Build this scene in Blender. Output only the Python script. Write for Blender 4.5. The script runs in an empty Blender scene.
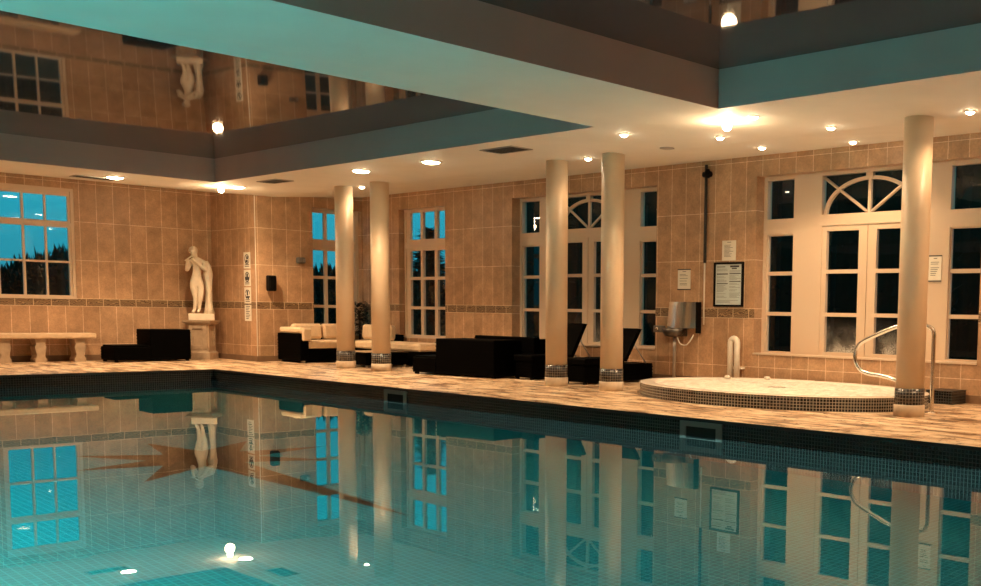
import bpy, bmesh, math, random
from mathutils import Vector, Matrix
random.seed(7)
PI = math.pi
sc = bpy.context.scene
COL = sc.collection
W, HGT = 981, 586

# ------------------------------------------------------------------ camera
CAM = Vector((16.949, -7.764, 1.014))
YAW, PITCH, ROLL, F = 0.7095, -0.0932, 0.0169, 1065.3
PX, PY = 703.97, 412.96
cy_, sy_ = math.cos(YAW), math.sin(YAW)
cp_, sp_ = math.cos(PITCH), math.sin(PITCH)
FW = Vector((-sy_*cp_, cy_*cp_, sp_))
_rt = Vector((cy_, sy_, 0)); _up = _rt.cross(FW)
RT = math.cos(ROLL)*_rt + math.sin(ROLL)*_up
UP = -math.sin(ROLL)*_rt + math.cos(ROLL)*_up
cam_d = bpy.data.cameras.new('camera'); cam = bpy.data.objects.new('camera', cam_d); COL.objects.link(cam)
cam_d.sensor_fit = 'HORIZONTAL'; cam_d.sensor_width = 36.0
cam_d.lens = F*36.0/W
cam_d.shift_x = (W/2-PX)/W; cam_d.shift_y = (PY-HGT/2)/W
cam_d.clip_start = 0.05; cam_d.clip_end = 300
m = Matrix((RT, UP, -FW)).transposed().to_4x4(); m.translation = CAM
cam.matrix_world = m
sc.camera = cam

def at(axis, val, px, py):
    """point where the sight line of pixel px,py meets the plane axis=val (used to measure the room)"""
    d = FW + (px-PX)/F*RT - (py-PY)/F*UP
    t = (val-CAM[axis])/d[axis]
    return CAM + d*t

# ------------------------------------------------------------------ room measures (metres)
XA, YB = -3.66, 3.856            # far wall, window wall
XP, YP = -1.93, 1.681            # the pier that juts out in the corner
WZ = -0.182                      # water level
XE, YN = 15.7, -9.6              # pool ends
YC = 1.885                       # row of columns
XR, YS = 24.0, -14.0
H = 3.0
BAND0, BAND1 = 0.955, 1.09

# ------------------------------------------------------------------ node helpers
def mat(name):
    m_ = bpy.data.materials.new(name); m_.use_nodes = True
    nt = m_.node_tree; nt.nodes.clear()
    out = nt.nodes.new('ShaderNodeOutputMaterial')
    return m_, nt, out
def N(nt, t, **kw):
    n = nt.nodes.new(t)
    for k, v in kw.items():
        if k in n.inputs.keys() if isinstance(k, str) and hasattr(n.inputs, 'keys') else False: n.inputs[k].default_value = v
        else: setattr(n, k, v)
    return n
def setin(n, **kw):
    for k, v in kw.items(): n.inputs[k.replace('_', ' ')].default_value = v
    return n
def rgba(c): return (c[0], c[1], c[2], 1)
def principled(nt, out, color=None, rough=.5, metal=0., spec=.5):
    b = nt.nodes.new('ShaderNodeBsdfPrincipled')
    if color is not None: b.inputs['Base Color'].default_value = rgba(color)
    b.inputs['Roughness'].default_value = rough; b.inputs['Metallic'].default_value = metal
    b.inputs['Specular IOR Level'].default_value = spec
    nt.links.new(b.outputs[0], out.inputs[0]); return b
def uvnode(nt, sx=1, sy=1, ox=0, oy=0):
    u = nt.nodes.new('ShaderNodeUVMap'); u.uv_map = 'UV'
    mp = nt.nodes.new('ShaderNodeMapping')
    mp.inputs['Scale'].default_value = (sx, sy, 1); mp.inputs['Location'].default_value = (ox, oy, 0)
    nt.links.new(u.outputs[0], mp.inputs[0]); return mp.outputs[0]
def ramp(nt, fac, stops):
    r = nt.nodes.new('ShaderNodeValToRGB')
    e = r.color_ramp.elements
    while len(e) < len(stops): e.new(.5)
    for i, (p, c) in enumerate(stops): e[i].position = p; e[i].color = rgba(c)
    nt.links.new(fac, r.inputs[0]); return r.outputs[0]
def noise(nt, vec, scale, detail=3, rough=.5):
    n = nt.nodes.new('ShaderNodeTexNoise')
    n.inputs['Scale'].default_value = scale; n.inputs['Detail'].default_value = detail; n.inputs['Roughness'].default_value = rough
    if vec is not None: nt.links.new(vec, n.inputs['Vector'])
    return n.outputs['Fac']
def brick(nt, vec, w, h, c1, c2, cm, mortar, offset=0.):
    b = nt.nodes.new('ShaderNodeTexBrick')
    b.offset = offset; b.squash = 1
    setin(b, Color1=rgba(c1), Color2=rgba(c2), Mortar=rgba(cm), Scale=1., Brick_Width=w, Row_Height=h, Mortar_Size=mortar, Mortar_Smooth=.1, Bias=0.)
    nt.links.new(vec, b.inputs['Vector']); return b
def mix(nt, kind, fac, a_, b_):
    n = nt.nodes.new('ShaderNodeMix'); n.data_type = 'RGBA'; n.blend_type = kind
    for sock, v in ((n.inputs[0], fac), (n.inputs[6], a_), (n.inputs[7], b_)):
        if hasattr(v, 'is_output'): nt.links.new(v, sock)
        else: sock.default_value = v if isinstance(v, (int, float)) else rgba(v)
    return n.outputs[2]
def bump(nt, hgt, bsdf, strength=.3, dist=.01):
    b = nt.nodes.new('ShaderNodeBump'); b.inputs['Strength'].default_value = strength; b.inputs['Distance'].default_value = dist
    nt.links.new(hgt, b.inputs['Height']); nt.links.new(b.outputs[0], bsdf.inputs['Normal'])

M = {}
def simple(name, color, rough=.5, metal=0., spec=.5, nscale=0, namt=.15):
    m_, nt, out = mat(name); b = principled(nt, out, color, rough, metal, spec)
    if nscale:
        tc = nt.nodes.new('ShaderNodeTexCoord')
        f = noise(nt, tc.outputs['Object'], nscale)
        lo = [c*(1-namt) for c in color]; hi = [min(1, c*(1+namt)) for c in color]
        nt.links.new(ramp(nt, f, [(.3, lo), (.7, hi)]), b.inputs['Base Color'])
    M[name] = m_; return m_
def emit(name, color, strength):
    m_, nt, out = mat(name); e = nt.nodes.new('ShaderNodeEmission')
    e.inputs[0].default_value = rgba(color); e.inputs[1].default_value = strength
    nt.links.new(e.outputs[0], out.inputs[0]); M[name] = m_

# wall tiles: tall beige tiles, pale grout; rows are interrupted by the decor band
def tile_mat(name, u0):
    m_, nt, out = mat(name); b = principled(nt, out, None, .42, 0, .4)
    u = nt.nodes.new('ShaderNodeUVMap'); u.uv_map = 'UV'
    s = nt.nodes.new('ShaderNodeSeparateXYZ'); nt.links.new(u.outputs[0], s.inputs[0])
    lt = nt.nodes.new('ShaderNodeMath'); lt.operation = 'LESS_THAN'; lt.inputs[1].default_value = 1.02
    nt.links.new(s.outputs[1], lt.inputs[0])
    ma = nt.nodes.new('ShaderNodeMath'); ma.operation = 'MULTIPLY_ADD'; ma.inputs[1].default_value = BAND1-BAND0
    nt.links.new(lt.outputs[0], ma.inputs[0]); nt.links.new(s.outputs[1], ma.inputs[2])
    ad = nt.nodes.new('ShaderNodeMath'); ad.operation = 'ADD'; ad.inputs[1].default_value = 10*.667-BAND1; nt.links.new(ma.outputs[0], ad.inputs[0])
    au = nt.nodes.new('ShaderNodeMath'); au.operation = 'ADD'; au.inputs[1].default_value = 100*.277-u0; nt.links.new(s.outputs[0], au.inputs[0])
    c = nt.nodes.new('ShaderNodeCombineXYZ'); nt.links.new(au.outputs[0], c.inputs[0]); nt.links.new(ad.outputs[0], c.inputs[1])
    br = brick(nt, c.outputs[0], .277, .667, (.57, .355, .21), (.46, .28, .16), (.92, .70, .50), .0042)
    tc = nt.nodes.new('ShaderNodeTexCoord')
    n1 = noise(nt, tc.outputs['Object'], 5, 5, .65); n2 = noise(nt, tc.outputs['Object'], 45, 3)
    col = mix(nt, 'MULTIPLY', .8, br.outputs[0], ramp(nt, n1, [(.3, (.62, .6, .57)), (.7, (1.1, 1.1, 1.1))]))
    col = mix(nt, 'MULTIPLY', .5, col, ramp(nt, n2, [(.35, (.72, .72, .72)), (.6, (1.05, 1.05, 1.05))]))
    nt.links.new(col, b.inputs['Base Color'])
    bump(nt, br.outputs['Fac'], b, .25, -.003)
    M[name] = m_
tile_mat('tile_far', -.614); tile_mat('tile_window', 6.009); tile_mat('tile_pier', 2.002)

# decor border
m_, nt, out = mat('decor'); b = principled(nt, out, None, .4)
v = uvnode(nt, 1, 1, 27.7, 1.35-.955)
br = brick(nt, v, .277, .135, (.13, .07, .035), (.10, .055, .028), (.62, .46, .30), .006)
wv = nt.nodes.new('ShaderNodeTexWave'); wv.wave_type = 'RINGS'; setin(wv, Scale=13., Distortion=14., Detail=1.5); nt.links.new(v, wv.inputs[0])
pat = mix(nt, 'MIX', ramp(nt, wv.outputs[1], [(.5, (0, 0, 0)), (.75, (1, 1, 1))]), br.outputs[0], (.34, .225, .12))
col = mix(nt, 'MIX', br.outputs['Fac'], pat, br.outputs[0])
nt.links.new(col, b.inputs['Base Color']); M['decor'] = m_

def mosaic(name, c1, c2, cm, w=.025, mort=.003, rough=.25, spec=.5):
    m_, nt, out = mat(name); b = principled(nt, out, None, rough, 0, spec)
    br = brick(nt, uvnode(nt, 1, 1, 50*w, 50*w), w, w, c1, c2, cm, mort)
    nt.links.new(br.outputs[0], b.inputs['Base Color']); bump(nt, br.outputs['Fac'], b, .2, -.002); M[name] = m_
mosaic('mosaic_dark', (.008, .008, .01), (.035, .036, .04), (.25, .235, .215), .033, .0028)
mosaic('mosaic_pool', (.004, .0045, .005), (.013, .014, .015), (.07, .072, .068), .033, .003)
mosaic('mosaic_tub', (.010, .010, .012), (.045, .046, .05), (.52, .49, .44), .033, .0034)
mosaic('mosaic_teal', (.003, .15, .155), (.002, .11, .115), (.035, .25, .25), .05, .004, .4)

# deck: slate paving in rust, cream and umber
m_, nt, out = mat('deck'); b = principled(nt, out, None, .33, 0, .5)
v = uvnode(nt, 1, 1, 30, 30)
br = brick(nt, v, .62, .36, (.64, .47, .30), (.42, .26, .14), (.82, .68, .52), .008, .5)
st = nt.nodes.new('ShaderNodeMapping'); st.inputs['Scale'].default_value = (.9, 3.2, 1); nt.links.new(v, st.inputs[0])
f1 = noise(nt, st.outputs[0], 1.7, 6, .7)
f2 = noise(nt, v, 9, 5, .6)
streak = ramp(nt, f1, [(.40, (.025, .011, .005)), (.455, (.26, .125, .055)), (.50, (.68, .48, .29)), (.58, (.90, .76, .57))])
col = mix(nt, 'MIX', .75, br.outputs[0], streak)
col = mix(nt, 'MULTIPLY', .6, col, ramp(nt, f2, [(.32, (.5, .45, .4)), (.52, (1.12, 1.12, 1.12))]))
nt.links.new(col, b.inputs['Base Color'])
nt.links.new(ramp(nt, f2, [(.3, (.22, .22, .22)), (.7, (.5, .5, .5))]), b.inputs['Roughness'])
bump(nt, f1, b, .12, .01); M['deck'] = m_

simple('ceiling_paint', (.80, .76, .70), .65, nscale=2, namt=.03)
simple('fascia_paint', (.56, .41, .37), .6, nscale=2, namt=.03)
simple('column_paint', (.68, .52, .36), .42, nscale=3, namt=.05)
simple('column_foot', (.72, .60, .46), .5, nscale=12, namt=.12)
simple('window_paint', (.63, .49, .36), .4)
simple('skirting', (.20, .12, .07), .45, nscale=6)
simple('rattan', (.0007, .0006, .0006), .65, spec=.03)
simple('black_metal', (.002, .002, .002), .5, spec=.12)
simple('dark_glass', (.012, .012, .012), .08)
simple('cushion', (.78, .60, .40), .85, nscale=14, namt=.06)
simple('marble', (.80, .70, .56), .45, nscale=9, namt=.08)
simple('hair_stone', (.70, .58, .44), .6, nscale=20, namt=.15)
simple('stone', (.42, .31, .21), .6, nscale=10, namt=.15)
simple('bench_top', (.62, .46, .30), .5, nscale=8, namt=.12)
simple('steel', (.82, .79, .74), .2, 1.)
simple('steel_dull', (.42, .40, .38), .35, .7)
simple('steel_dark', (.16, .15, .14), .35, 1.)
simple('frame_grey', (.20, .17, .155), .5)
simple('white_plastic', (.8, .75, .66), .35)
simple('paper', (.80, .76, .66), .6)
simple('ink', (.04, .04, .045), .6)
simple('board_paper', (.55, .62, .60), .35)
simple('grey_plastic', (.13, .12, .11), .4)
simple('white_acrylic', (.85, .80, .72), .2)
simple('bark', (.03, .022, .016), .9)
simple('leaf', (.006, .008, .005), .8, spec=.1)
simple('leaf_indoor', (.022, .014, .008), .6)
simple('terracotta', (.12, .06, .035), .7)
simple('lawn', (.015, .02, .01), .95, spec=.05)
simple('outside_wall', (.12, .09, .06), .8)
simple('star', (.012, .005, .003), .4)
simple('void', (.008, .008, .008), .9)
simple('nosing', (.02, .018, .016), .4)
simple('cold_shaft', (.02, .02, .02), .6)
emit('lamp_big', (1., .80, .50), 26.); emit('lamp_small', (1., .82, .55), 18.)

# gloss stretch ceiling
m_, nt, out = mat('membrane'); b = principled(nt, out, (.066, .046, .047), .04, 0, .35); b.inputs['IOR'].default_value = 1.33
M['membrane'] = m_
# window glass: clear pane with mirror reflection by angle
m_, nt, out = mat('glass')
fr = nt.nodes.new('ShaderNodeFresnel'); fr.inputs[0].default_value = 1.45
tr = nt.nodes.new('ShaderNodeBsdfTransparent'); tr.inputs[0].default_value = (.93, .95, .95, 1)
gl = nt.nodes.new('ShaderNodeBsdfGlossy'); gl.inputs['Roughness'].default_value = .015; gl.inputs[0].default_value = (.9, .9, .9, 1)
mx = nt.nodes.new('ShaderNodeMixShader')
nt.links.new(fr.outputs[0], mx.inputs[0]); nt.links.new(tr.outputs[0], mx.inputs[1]); nt.links.new(gl.outputs[0], mx.inputs[2]); nt.links.new(mx.outputs[0], out.inputs[0])
M['glass'] = m_
# white hot tub reflection painted as speckle low on the door panes
m_, nt, out = mat('painted_reflection')
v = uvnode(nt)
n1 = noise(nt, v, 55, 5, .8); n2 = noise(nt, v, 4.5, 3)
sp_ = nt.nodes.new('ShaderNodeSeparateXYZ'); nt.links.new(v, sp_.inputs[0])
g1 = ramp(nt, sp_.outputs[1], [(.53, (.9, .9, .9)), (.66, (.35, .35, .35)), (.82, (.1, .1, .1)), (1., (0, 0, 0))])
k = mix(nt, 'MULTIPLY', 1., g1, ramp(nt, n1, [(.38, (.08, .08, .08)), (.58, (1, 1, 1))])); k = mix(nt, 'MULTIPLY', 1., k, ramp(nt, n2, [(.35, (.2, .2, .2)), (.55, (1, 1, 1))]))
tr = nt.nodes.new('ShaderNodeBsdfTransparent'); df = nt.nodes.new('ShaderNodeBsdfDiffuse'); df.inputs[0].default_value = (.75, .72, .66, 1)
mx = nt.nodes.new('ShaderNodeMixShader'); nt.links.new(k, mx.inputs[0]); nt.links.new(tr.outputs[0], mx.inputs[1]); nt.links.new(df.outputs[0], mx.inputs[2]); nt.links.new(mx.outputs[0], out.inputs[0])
M['painted_reflection'] = m_
# pool water surface
m_, nt, out = mat('water')
fr = nt.nodes.new('ShaderNodeFresnel'); fr.inputs[0].default_value = 1.333
pw_ = nt.nodes.new('ShaderNodeMath'); pw_.operation = 'POWER'; pw_.inputs[1].default_value = 1.12; nt.links.new(fr.outputs[0], pw_.inputs[0])
rf = nt.nodes.new('ShaderNodeBsdfRefraction'); rf.inputs['IOR'].default_value = 1.333; rf.inputs['Roughness'].default_value = 0.; rf.inputs[0].default_value = (.62, .96, .97, 1)
gl = nt.nodes.new('ShaderNodeBsdfGlossy'); gl.inputs['Roughness'].default_value = .0; gl.inputs[0].default_value = (.9, .95, .95, 1)
mx = nt.nodes.new('ShaderNodeMixShader')
nt.links.new(pw_.outputs[0], mx.inputs[0]); nt.links.new(rf.outputs[0], mx.inputs[1]); nt.links.new(gl.outputs[0], mx.inputs[2]); nt.links.new(mx.outputs[0], out.inputs[0])
tc = nt.nodes.new('ShaderNodeTexCoord')
n1 = noise(nt, tc.outputs['Object'], 1.3, 2, .45)
bp_ = nt.nodes.new('ShaderNodeBump'); bp_.inputs['Strength'].default_value = .022; bp_.inputs['Distance'].default_value = .02
nt.links.new(n1, bp_.inputs['Height'])
for n in (rf, gl, fr): nt.links.new(bp_.outputs[0], n.inputs['Normal'])
M['water'] = m_
# hot tub froth
m_, nt, out = mat('froth'); b = principled(nt, out, None, .45)
tc = nt.nodes.new('ShaderNodeTexCoord')
f = noise(nt, tc.outputs['Object'], 7, 6, .7)
nt.links.new(ramp(nt, f, [(.38, (.62, .58, .5)), (.6, (.92, .88, .8))]), b.inputs['Base Color']); bump(nt, f, b, .6, .05); M['froth'] = m_

# ------------------------------------------------------------------ mesh builder
class MB:
    def __init__(s): s.v = []; s.f = []; s.uv = []; s.mi = []; s.sm = []
    def _boxuv(s, pts):
        n = Vector((0, 0, 0)); k = len(pts)
        for i in range(k):
            a_, b_ = pts[i], pts[(i+1) % k]
            n += Vector(((a_[1]-b_[1])*(a_[2]+b_[2]), (a_[2]-b_[2])*(a_[0]+b_[0]), (a_[0]-b_[0])*(a_[1]+b_[1])))
        ax = max(range(3), key=lambda i: abs(n[i]))
        if ax == 0: return [(p[1], p[2]) for p in pts]
        if ax == 1: return [(p[0], p[2]) for p in pts]
        return [(p[0], p[1]) for p in pts]
    def face(s, pts, uv=None, mi=0, smooth=False):
        i = len(s.v); s.v += [tuple(p) for p in pts]; s.f.append(list(range(i, i+len(pts))))
        s.uv.append(uv or s._boxuv(pts)); s.mi.append(mi); s.sm.append(smooth)
    def hexa(s, p, mi=0):
        """p: 4 bottom points then 4 top points, both counter-clockwise from above"""
        for q in ((3, 2, 1, 0), (4, 5, 6, 7), (0, 1, 5, 4), (1, 2, 6, 5), (2, 3, 7, 6), (3, 0, 4, 7)): s.face([p[i] for i in q], mi=mi)
    def box(s, x0, x1, y0, y1, z0, z1, mi=0):
        x0, x1 = sorted((x0, x1)); y0, y1 = sorted((y0, y1)); z0, z1 = sorted((z0, z1))
        s.hexa([(x0, y0, z0), (x1, y0, z0), (x1, y1, z0), (x0, y1, z0), (x0, y0, z1), (x1, y0, z1), (x1, y1, z1), (x0, y1, z1)], mi)
    def cbox(s, x0, x1, y0, y1, z0, z1, c=.015, mi=0):
        """box with chamfered edges"""
        x0, x1 = sorted((x0, x1)); y0, y1 = sorted((y0, y1)); z0, z1 = sorted((z0, z1))
        c = min(c, (x1-x0)*.45, (y1-y0)*.45, (z1-z0)*.45)
        def ring(i, z): return [(x0+i, y0+c, z), (x0+c, y0+i, z), (x1-c, y0+i, z), (x1-i, y0+c, z), (x1-i, y1-c, z), (x1-c, y1-i, z), (x0+c, y1-i, z), (x0+i, y1-c, z)]
        rs = [ring(c*.7, z0), ring(0, z0+c), ring(0, z1-c), ring(c*.7, z1)]
        s.loft(rs, mi=mi, smooth=False)
    def loft(s, rings, closed=True, caps=True, mi=0, smooth=True, uvs=None):
        for k in range(len(rings)-1):
            a_, b_ = rings[k], rings[k+1]; n = len(a_)
            for i in range(n if closed else n-1):
                j = (i+1) % n
                uv = None
                if uvs: uv = [uvs(k, i), uvs(k, i+1), uvs(k+1, i+1), uvs(k+1, i)]
                s.face([a_[i], a_[j], b_[j], b_[i]], uv, mi, smooth)
        if caps: s.face(list(reversed(rings[0])), mi=mi); s.face(rings[-1], mi=mi)
    def lathe(s, prof, c=(0, 0, 0), seg=24, rx=1., ry=1., mi=0, smooth=True, caps=True):
        rings = [[(c[0]+r*rx*math.cos(2*PI*i/seg), c[1]+r*ry*math.sin(2*PI*i/seg), c[2]+z) for i in range(seg)] for r, z in prof]
        ra = max(r for r, z in prof)*(rx+ry)/2
        L = [0]
        for k in range(1, len(prof)): L.append(L[-1]+math.hypot(prof[k][0]-prof[k-1][0], prof[k][1]-prof[k-1][1]))
        s.loft(rings, mi=mi, smooth=smooth, caps=caps, uvs=lambda k, i: (2*PI*i/seg*ra, L[k]))
    def tube(s, path, r, seg=10, mi=0, caps=True):
        P = [Vector(p) for p in path]; rings = []; nrm = None
        rr = r if isinstance(r, (list, tuple)) else [r]*len(P)
        for i, p in enumerate(P):
            t = (P[min(i+1, len(P)-1)]-P[max(i-1, 0)]).normalized()
            if nrm is None:
                nrm = t.cross(Vector((0, 0, 1)) if abs(t.z) < .9 else Vector((1, 0, 0))).normalized()
            nrm = (nrm - t*nrm.dot(t)).normalized(); bn = t.cross(nrm)
            rings.append([tuple(p+rr[i]*(math.cos(2*PI*k/seg)*nrm+math.sin(2*PI*k/seg)*bn)) for k in range(seg)])
        s.loft(rings, mi=mi, caps=caps)
    def build(s, name, mats, parent=None, smooth_merge=True, bevel=0):
        me = bpy.data.meshes.new(name)
        me.from_pydata(s.v, [], s.f)
        uvl = me.uv_layers.new(name='UV'); k = 0
        for uv in s.uv:
            for q in uv: uvl.data[k].uv = q; k += 1
        for ma in (mats if isinstance(mats, (list, tuple)) else [mats]): me.materials.append(M[ma])
        for p, i, g in zip(me.polygons, s.mi, s.sm): p.material_index = i; p.use_smooth = g
        bm = bmesh.new(); bm.from_mesh(me)
        bmesh.ops.remove_doubles(bm, verts=bm.verts, dist=1e-5)
        bm.to_mesh(me); bm.free()
        o = bpy.data.objects.new(name, me); COL.objects.link(o)
        if parent is not None: o.parent = parent
        return o

def xform(mb, f):
    mb.v = [tuple(f(Vector(p))) for p in mb.v]; return mb
def tag(o, label=None, cat=None, group=None, kind=None):
    if label: o['label'] = label
    if cat: o['category'] = cat
    if group: o['group'] = group
    if kind: o['kind'] = kind
    return o
def thing(name, label, cat, loc=(0, 0, 0), rz=0, group=None):
    o = bpy.data.objects.new(name, None); COL.objects.link(o); o.empty_display_size = .1
    o.location = loc; o.rotation_euler = (0, 0, rz)
    return tag(o, label, cat, group)
def part(name, ma, parent, fn, label=None):
    mb = MB(); fn(mb); o = mb.build(name, ma, parent)
    if label: o['label'] = label
    return o
def copy_tree(o, parent=None):
    c = o.copy(); COL.objects.link(c)
    if parent is not None: c.parent = parent
    for ch in list(o.children): copy_tree(ch, c)
    return c
def struct(name, ma, fn, parent=None):
    mb = MB(); fn(mb); o = mb.build(name, ma, parent)
    if parent is None: o['kind'] = 'structure'
    return o

def cells(mb, u0, u1, z0, z1, holes, emitf):
    """rectangle u0..u1, z0..z1 minus the hole rectangles, in plain cells"""
    us = sorted({u0, u1, *[min(max(h[i], u0), u1) for h in holes for i in (0, 1)]})
    zs = sorted({z0, z1, *[min(max(h[i], z0), z1) for h in holes for i in (2, 3)]})
    for i in range(len(us)-1):
        for j in range(len(zs)-1):
            uc, zc = (us[i]+us[i+1])/2, (zs[j]+zs[j+1])/2
            if any(h[0] < uc < h[1] and h[2] < zc < h[3] for h in holes): continue
            emitf(us[i], us[i+1], zs[j], zs[j+1])

# ------------------------------------------------------------------ openings
F1C, F2C, FHW = 4.315, 9.525, 1.672
SILL, HEAD = .463, 2.885
W3o = (-.69, .765, SILL, 2.86)
F1o = (F1C-FHW, F1C+FHW, SILL, HEAD); F2o = (F2C-FHW, F2C+FHW, SILL, HEAD)
W2o = (2.80, 3.835, SILL, 2.88)
W1o = (-1.93, -.70, 1.075, 2.98)
TK = .24
HT = 3.3
# walls
def wb(mb):
    cells(mb, XP-TK, XR, 0, HT, [W3o, F1o, F2o], lambda a, b, c, d: mb.box(a, b, YB, YB+TK, c, d))
struct('wall_right', 'tile_window', wb)
struct('wall_pier_window', 'tile_pier', lambda mb: cells(mb, YP, YB, 0, HT, [W2o], lambda a, b, c, d: mb.box(XP-TK, XP, a, b, c, d)))['kind'] = 'structure'
struct('wall_pier_side', 'tile_window', lambda mb: mb.box(XA, XP-TK, YP, YP+TK, 0, HT))
struct('wall_far', 'tile_far', lambda mb: cells(mb, YS, YP, 0, HT, [W1o], lambda a, b, c, d: mb.box(XA-TK, XA, a, b, c, d)))
struct('wall_left', 'tile_window', lambda mb: mb.box(XA-TK, XR, YS-TK, YS, 0, HT))
struct('wall_back', 'tile_far', lambda mb: mb.box(XR, XR+TK, YS-TK, YB+TK, 0, HT))

# decor border (thin tile course standing 3 mm proud), broken at the openings
def band(mb):
    t = .004
    cells(mb, XP, XR, BAND0, BAND1, [W3o, F1o, F2o], lambda a, b, c, d: mb.box(a, b, YB-t, YB, c, d))
    cells(mb, YP-t, YB-t, BAND0, BAND1, [W2o], lambda a, b, c, d: mb.box(XP, XP+t, a, b, c, d))
    mb.box(XA, XP+t, YP-t, YP, BAND0, BAND1)
    cells(mb, YS, YP-t, BAND0, BAND1, [W1o], lambda a, b, c, d: mb.box(XA, XA+t, a, b, c, d))
struct('trim_1', 'decor', band)
# skirting
sk = .10
struct('baseboard_right', 'skirting', lambda mb: (mb.box(XP+.015, XR, YB-.015, YB, 0, sk)))
struct('baseboard_pier', 'skirting', lambda mb: (mb.box(XP, XP+.015, YP-.015, YB, 0, sk), mb.box(XA, XP, YP-.015, YP, 0, sk)))
struct('baseboard_far', 'skirting', lambda mb: mb.box(XA, XA+.015, YS, YP-.015, 0, sk))
# pale corner bead on the pier
struct('trim_2', 'white_plastic', lambda mb: mb.box(XP-.004, XP+.006, YP-.006, YP+.004, 0, 3.05))

# floor (deck) with the pool cut out
def deck(mb):
    t = .02
    for x0, x1, y0, y1 in ((XA, 0, YS, YB), (0, XR, 0, YB), (XE, XR, YS, 0), (0, XE, YS, YN)):
        mb.box(x0, x1, y0, y1, -t, 0)
struct('floor', 'deck', deck)
struct('trim_3', 'nosing', lambda mb: (mb.box(-.0, XE, -.012, 0, -.028, -.002), mb.box(0, .012, YN, -.012, -.028, -.002)))
# pool shell
ZF = -1.6
def shell(mb):
    t = .15; zt = -.021; zm = ZF
    for x0, x1, y0, y1 in ((-t, 0, YN-t, t), (XE, XE+t, YN-t, t), (0, XE, 0, t), (0, XE, YN-t, YN)):
        mb.box(x0, x1, y0, y1, ZF-.1, zt, 0)
    mb.box(0, XE, YN, 0, ZF-.1, ZF, 1)
    # compass star laid into the floor mosaic
    cx, cy = 7.15, -3.40; tips = []
    R = [3.3, 1.15, 1.22, 1.15, 1.22, 1.15, 1.10, 1.22]
    for k in range(8):
        a_ = k*PI/4; tips.append((cx+R[k]*math.cos(a_), cy+R[k]*math.sin(a_)))
    inn = [(cx+.46*math.cos((k+.5)*PI/4), cy+.46*math.sin((k+.5)*PI/4)) for k in range(8)]
    for k in range(8):
        z = ZF+.004
        mb.face([(cx, cy, z), (*inn[k-1], z), (*tips[k], z)], mi=2); mb.face([(cx, cy, z), (*tips[k], z), (*inn[k], z)], mi=2)
struct('pool_basin', ['mosaic_pool', 'mosaic_teal', 'star'], shell)
o = part('pool_water', 'water', None, lambda mb: mb.face([(0, YN, WZ), (XE, YN, WZ), (XE, 0, WZ), (0, 0, WZ)]))
tag(o, 'still turquoise swimming pool water mirroring the lit room', 'water', kind='stuff')

# ceiling: white soffit that rises a little towards the walls, with deep coffers
RY = .343; RX0, RX1, RX2, RX3 = -.556, 8.357, 10.104, 18.5; RYL = -9.9; HF = .374
def zc(x, y):
    a_ = .158*min(max((y-2.05)/(YB-2.05), 0), 1)
    b_ = .151*min(max((XP-x)/(XP-XA), 0), 1) if y < YP else .151*min(max((XP-x)/(XP-XA), 0), 1)
    return H+max(a_, b_)
def ceil(mb):
    xs = sorted({XA-TK, XP, RX0, RX1, RX2, RX3, XR+TK, XA}); ys = sorted({YS-TK, RYL, RY, 2.05, YB, YB+TK})
    for i in range(len(xs)-1):
        for j in range(len(ys)-1):
            x0, x1, y0, y1 = xs[i], xs[i+1], ys[j], ys[j+1]
            xc, yc = (x0+x1)/2, (y0+y1)/2
            if RYL < yc < RY and (RX0 < xc < RX1 or RX2 < xc < RX3): continue
            q = [(x0, y0), (x1, y0), (x1, y1), (x0, y1)]
            mb.face([(x, y, zc(x, y)) for x, y in reversed(q)])
            mb.face([(x, y, 3.62) for x, y in q])
    for x0, x1 in ((RX0, RX1), (RX2, RX3)):
        z0, z1 = H, H+HF+.2
        mb.face([(x0, RYL, z0), (x0, RY, z0), (x0, RY, z1), (x0, RYL, z1)], mi=1)
        mb.face([(x1, RYL, z0), (x1, RYL, z1), (x1, RY, z1), (x1, RY, z0)], mi=1)
        mb.face([(x0, RY, z0), (x1, RY, z0), (x1, RY, z1), (x0, RY, z1)], mi=1)
        mb.face([(x0, RYL, z0), (x0, RYL, z1), (x1, RYL, z1), (x1, RYL, z0)], mi=1)
struct('ceiling', ['ceiling_paint', 'fascia_paint'], ceil)
SAG = .10
def panel(mb, x0, x1):
    n = 28; ya, yb = RYL+.002, RY-.002; x0 += .002; x1 -= .002
    def p(i, k):
        u, v = i/n*2-1, k/n*2-1
        return (x0+(x1-x0)*i/n, ya+(yb-ya)*k/n, H+HF-SAG*(1-u*u)*(1-v*v))
    g = [[p(i, k) for k in range(n+1)] for i in range(n+1)]
    for i in range(n):
        for k in range(n): mb.face([g[i][k], g[i][k+1], g[i+1][k+1], g[i+1][k]], smooth=True)
    mb.face([(x0, ya, H+HF+.03), (x1, ya, H+HF+.03), (x1, yb, H+HF+.03), (x0, yb, H+HF+.03)])
for x0, x1 in ((RX0, RX1), (RX2, RX3)):
    struct('ceiling_panel', 'membrane', lambda mb: panel(mb, x0, x1))

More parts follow.
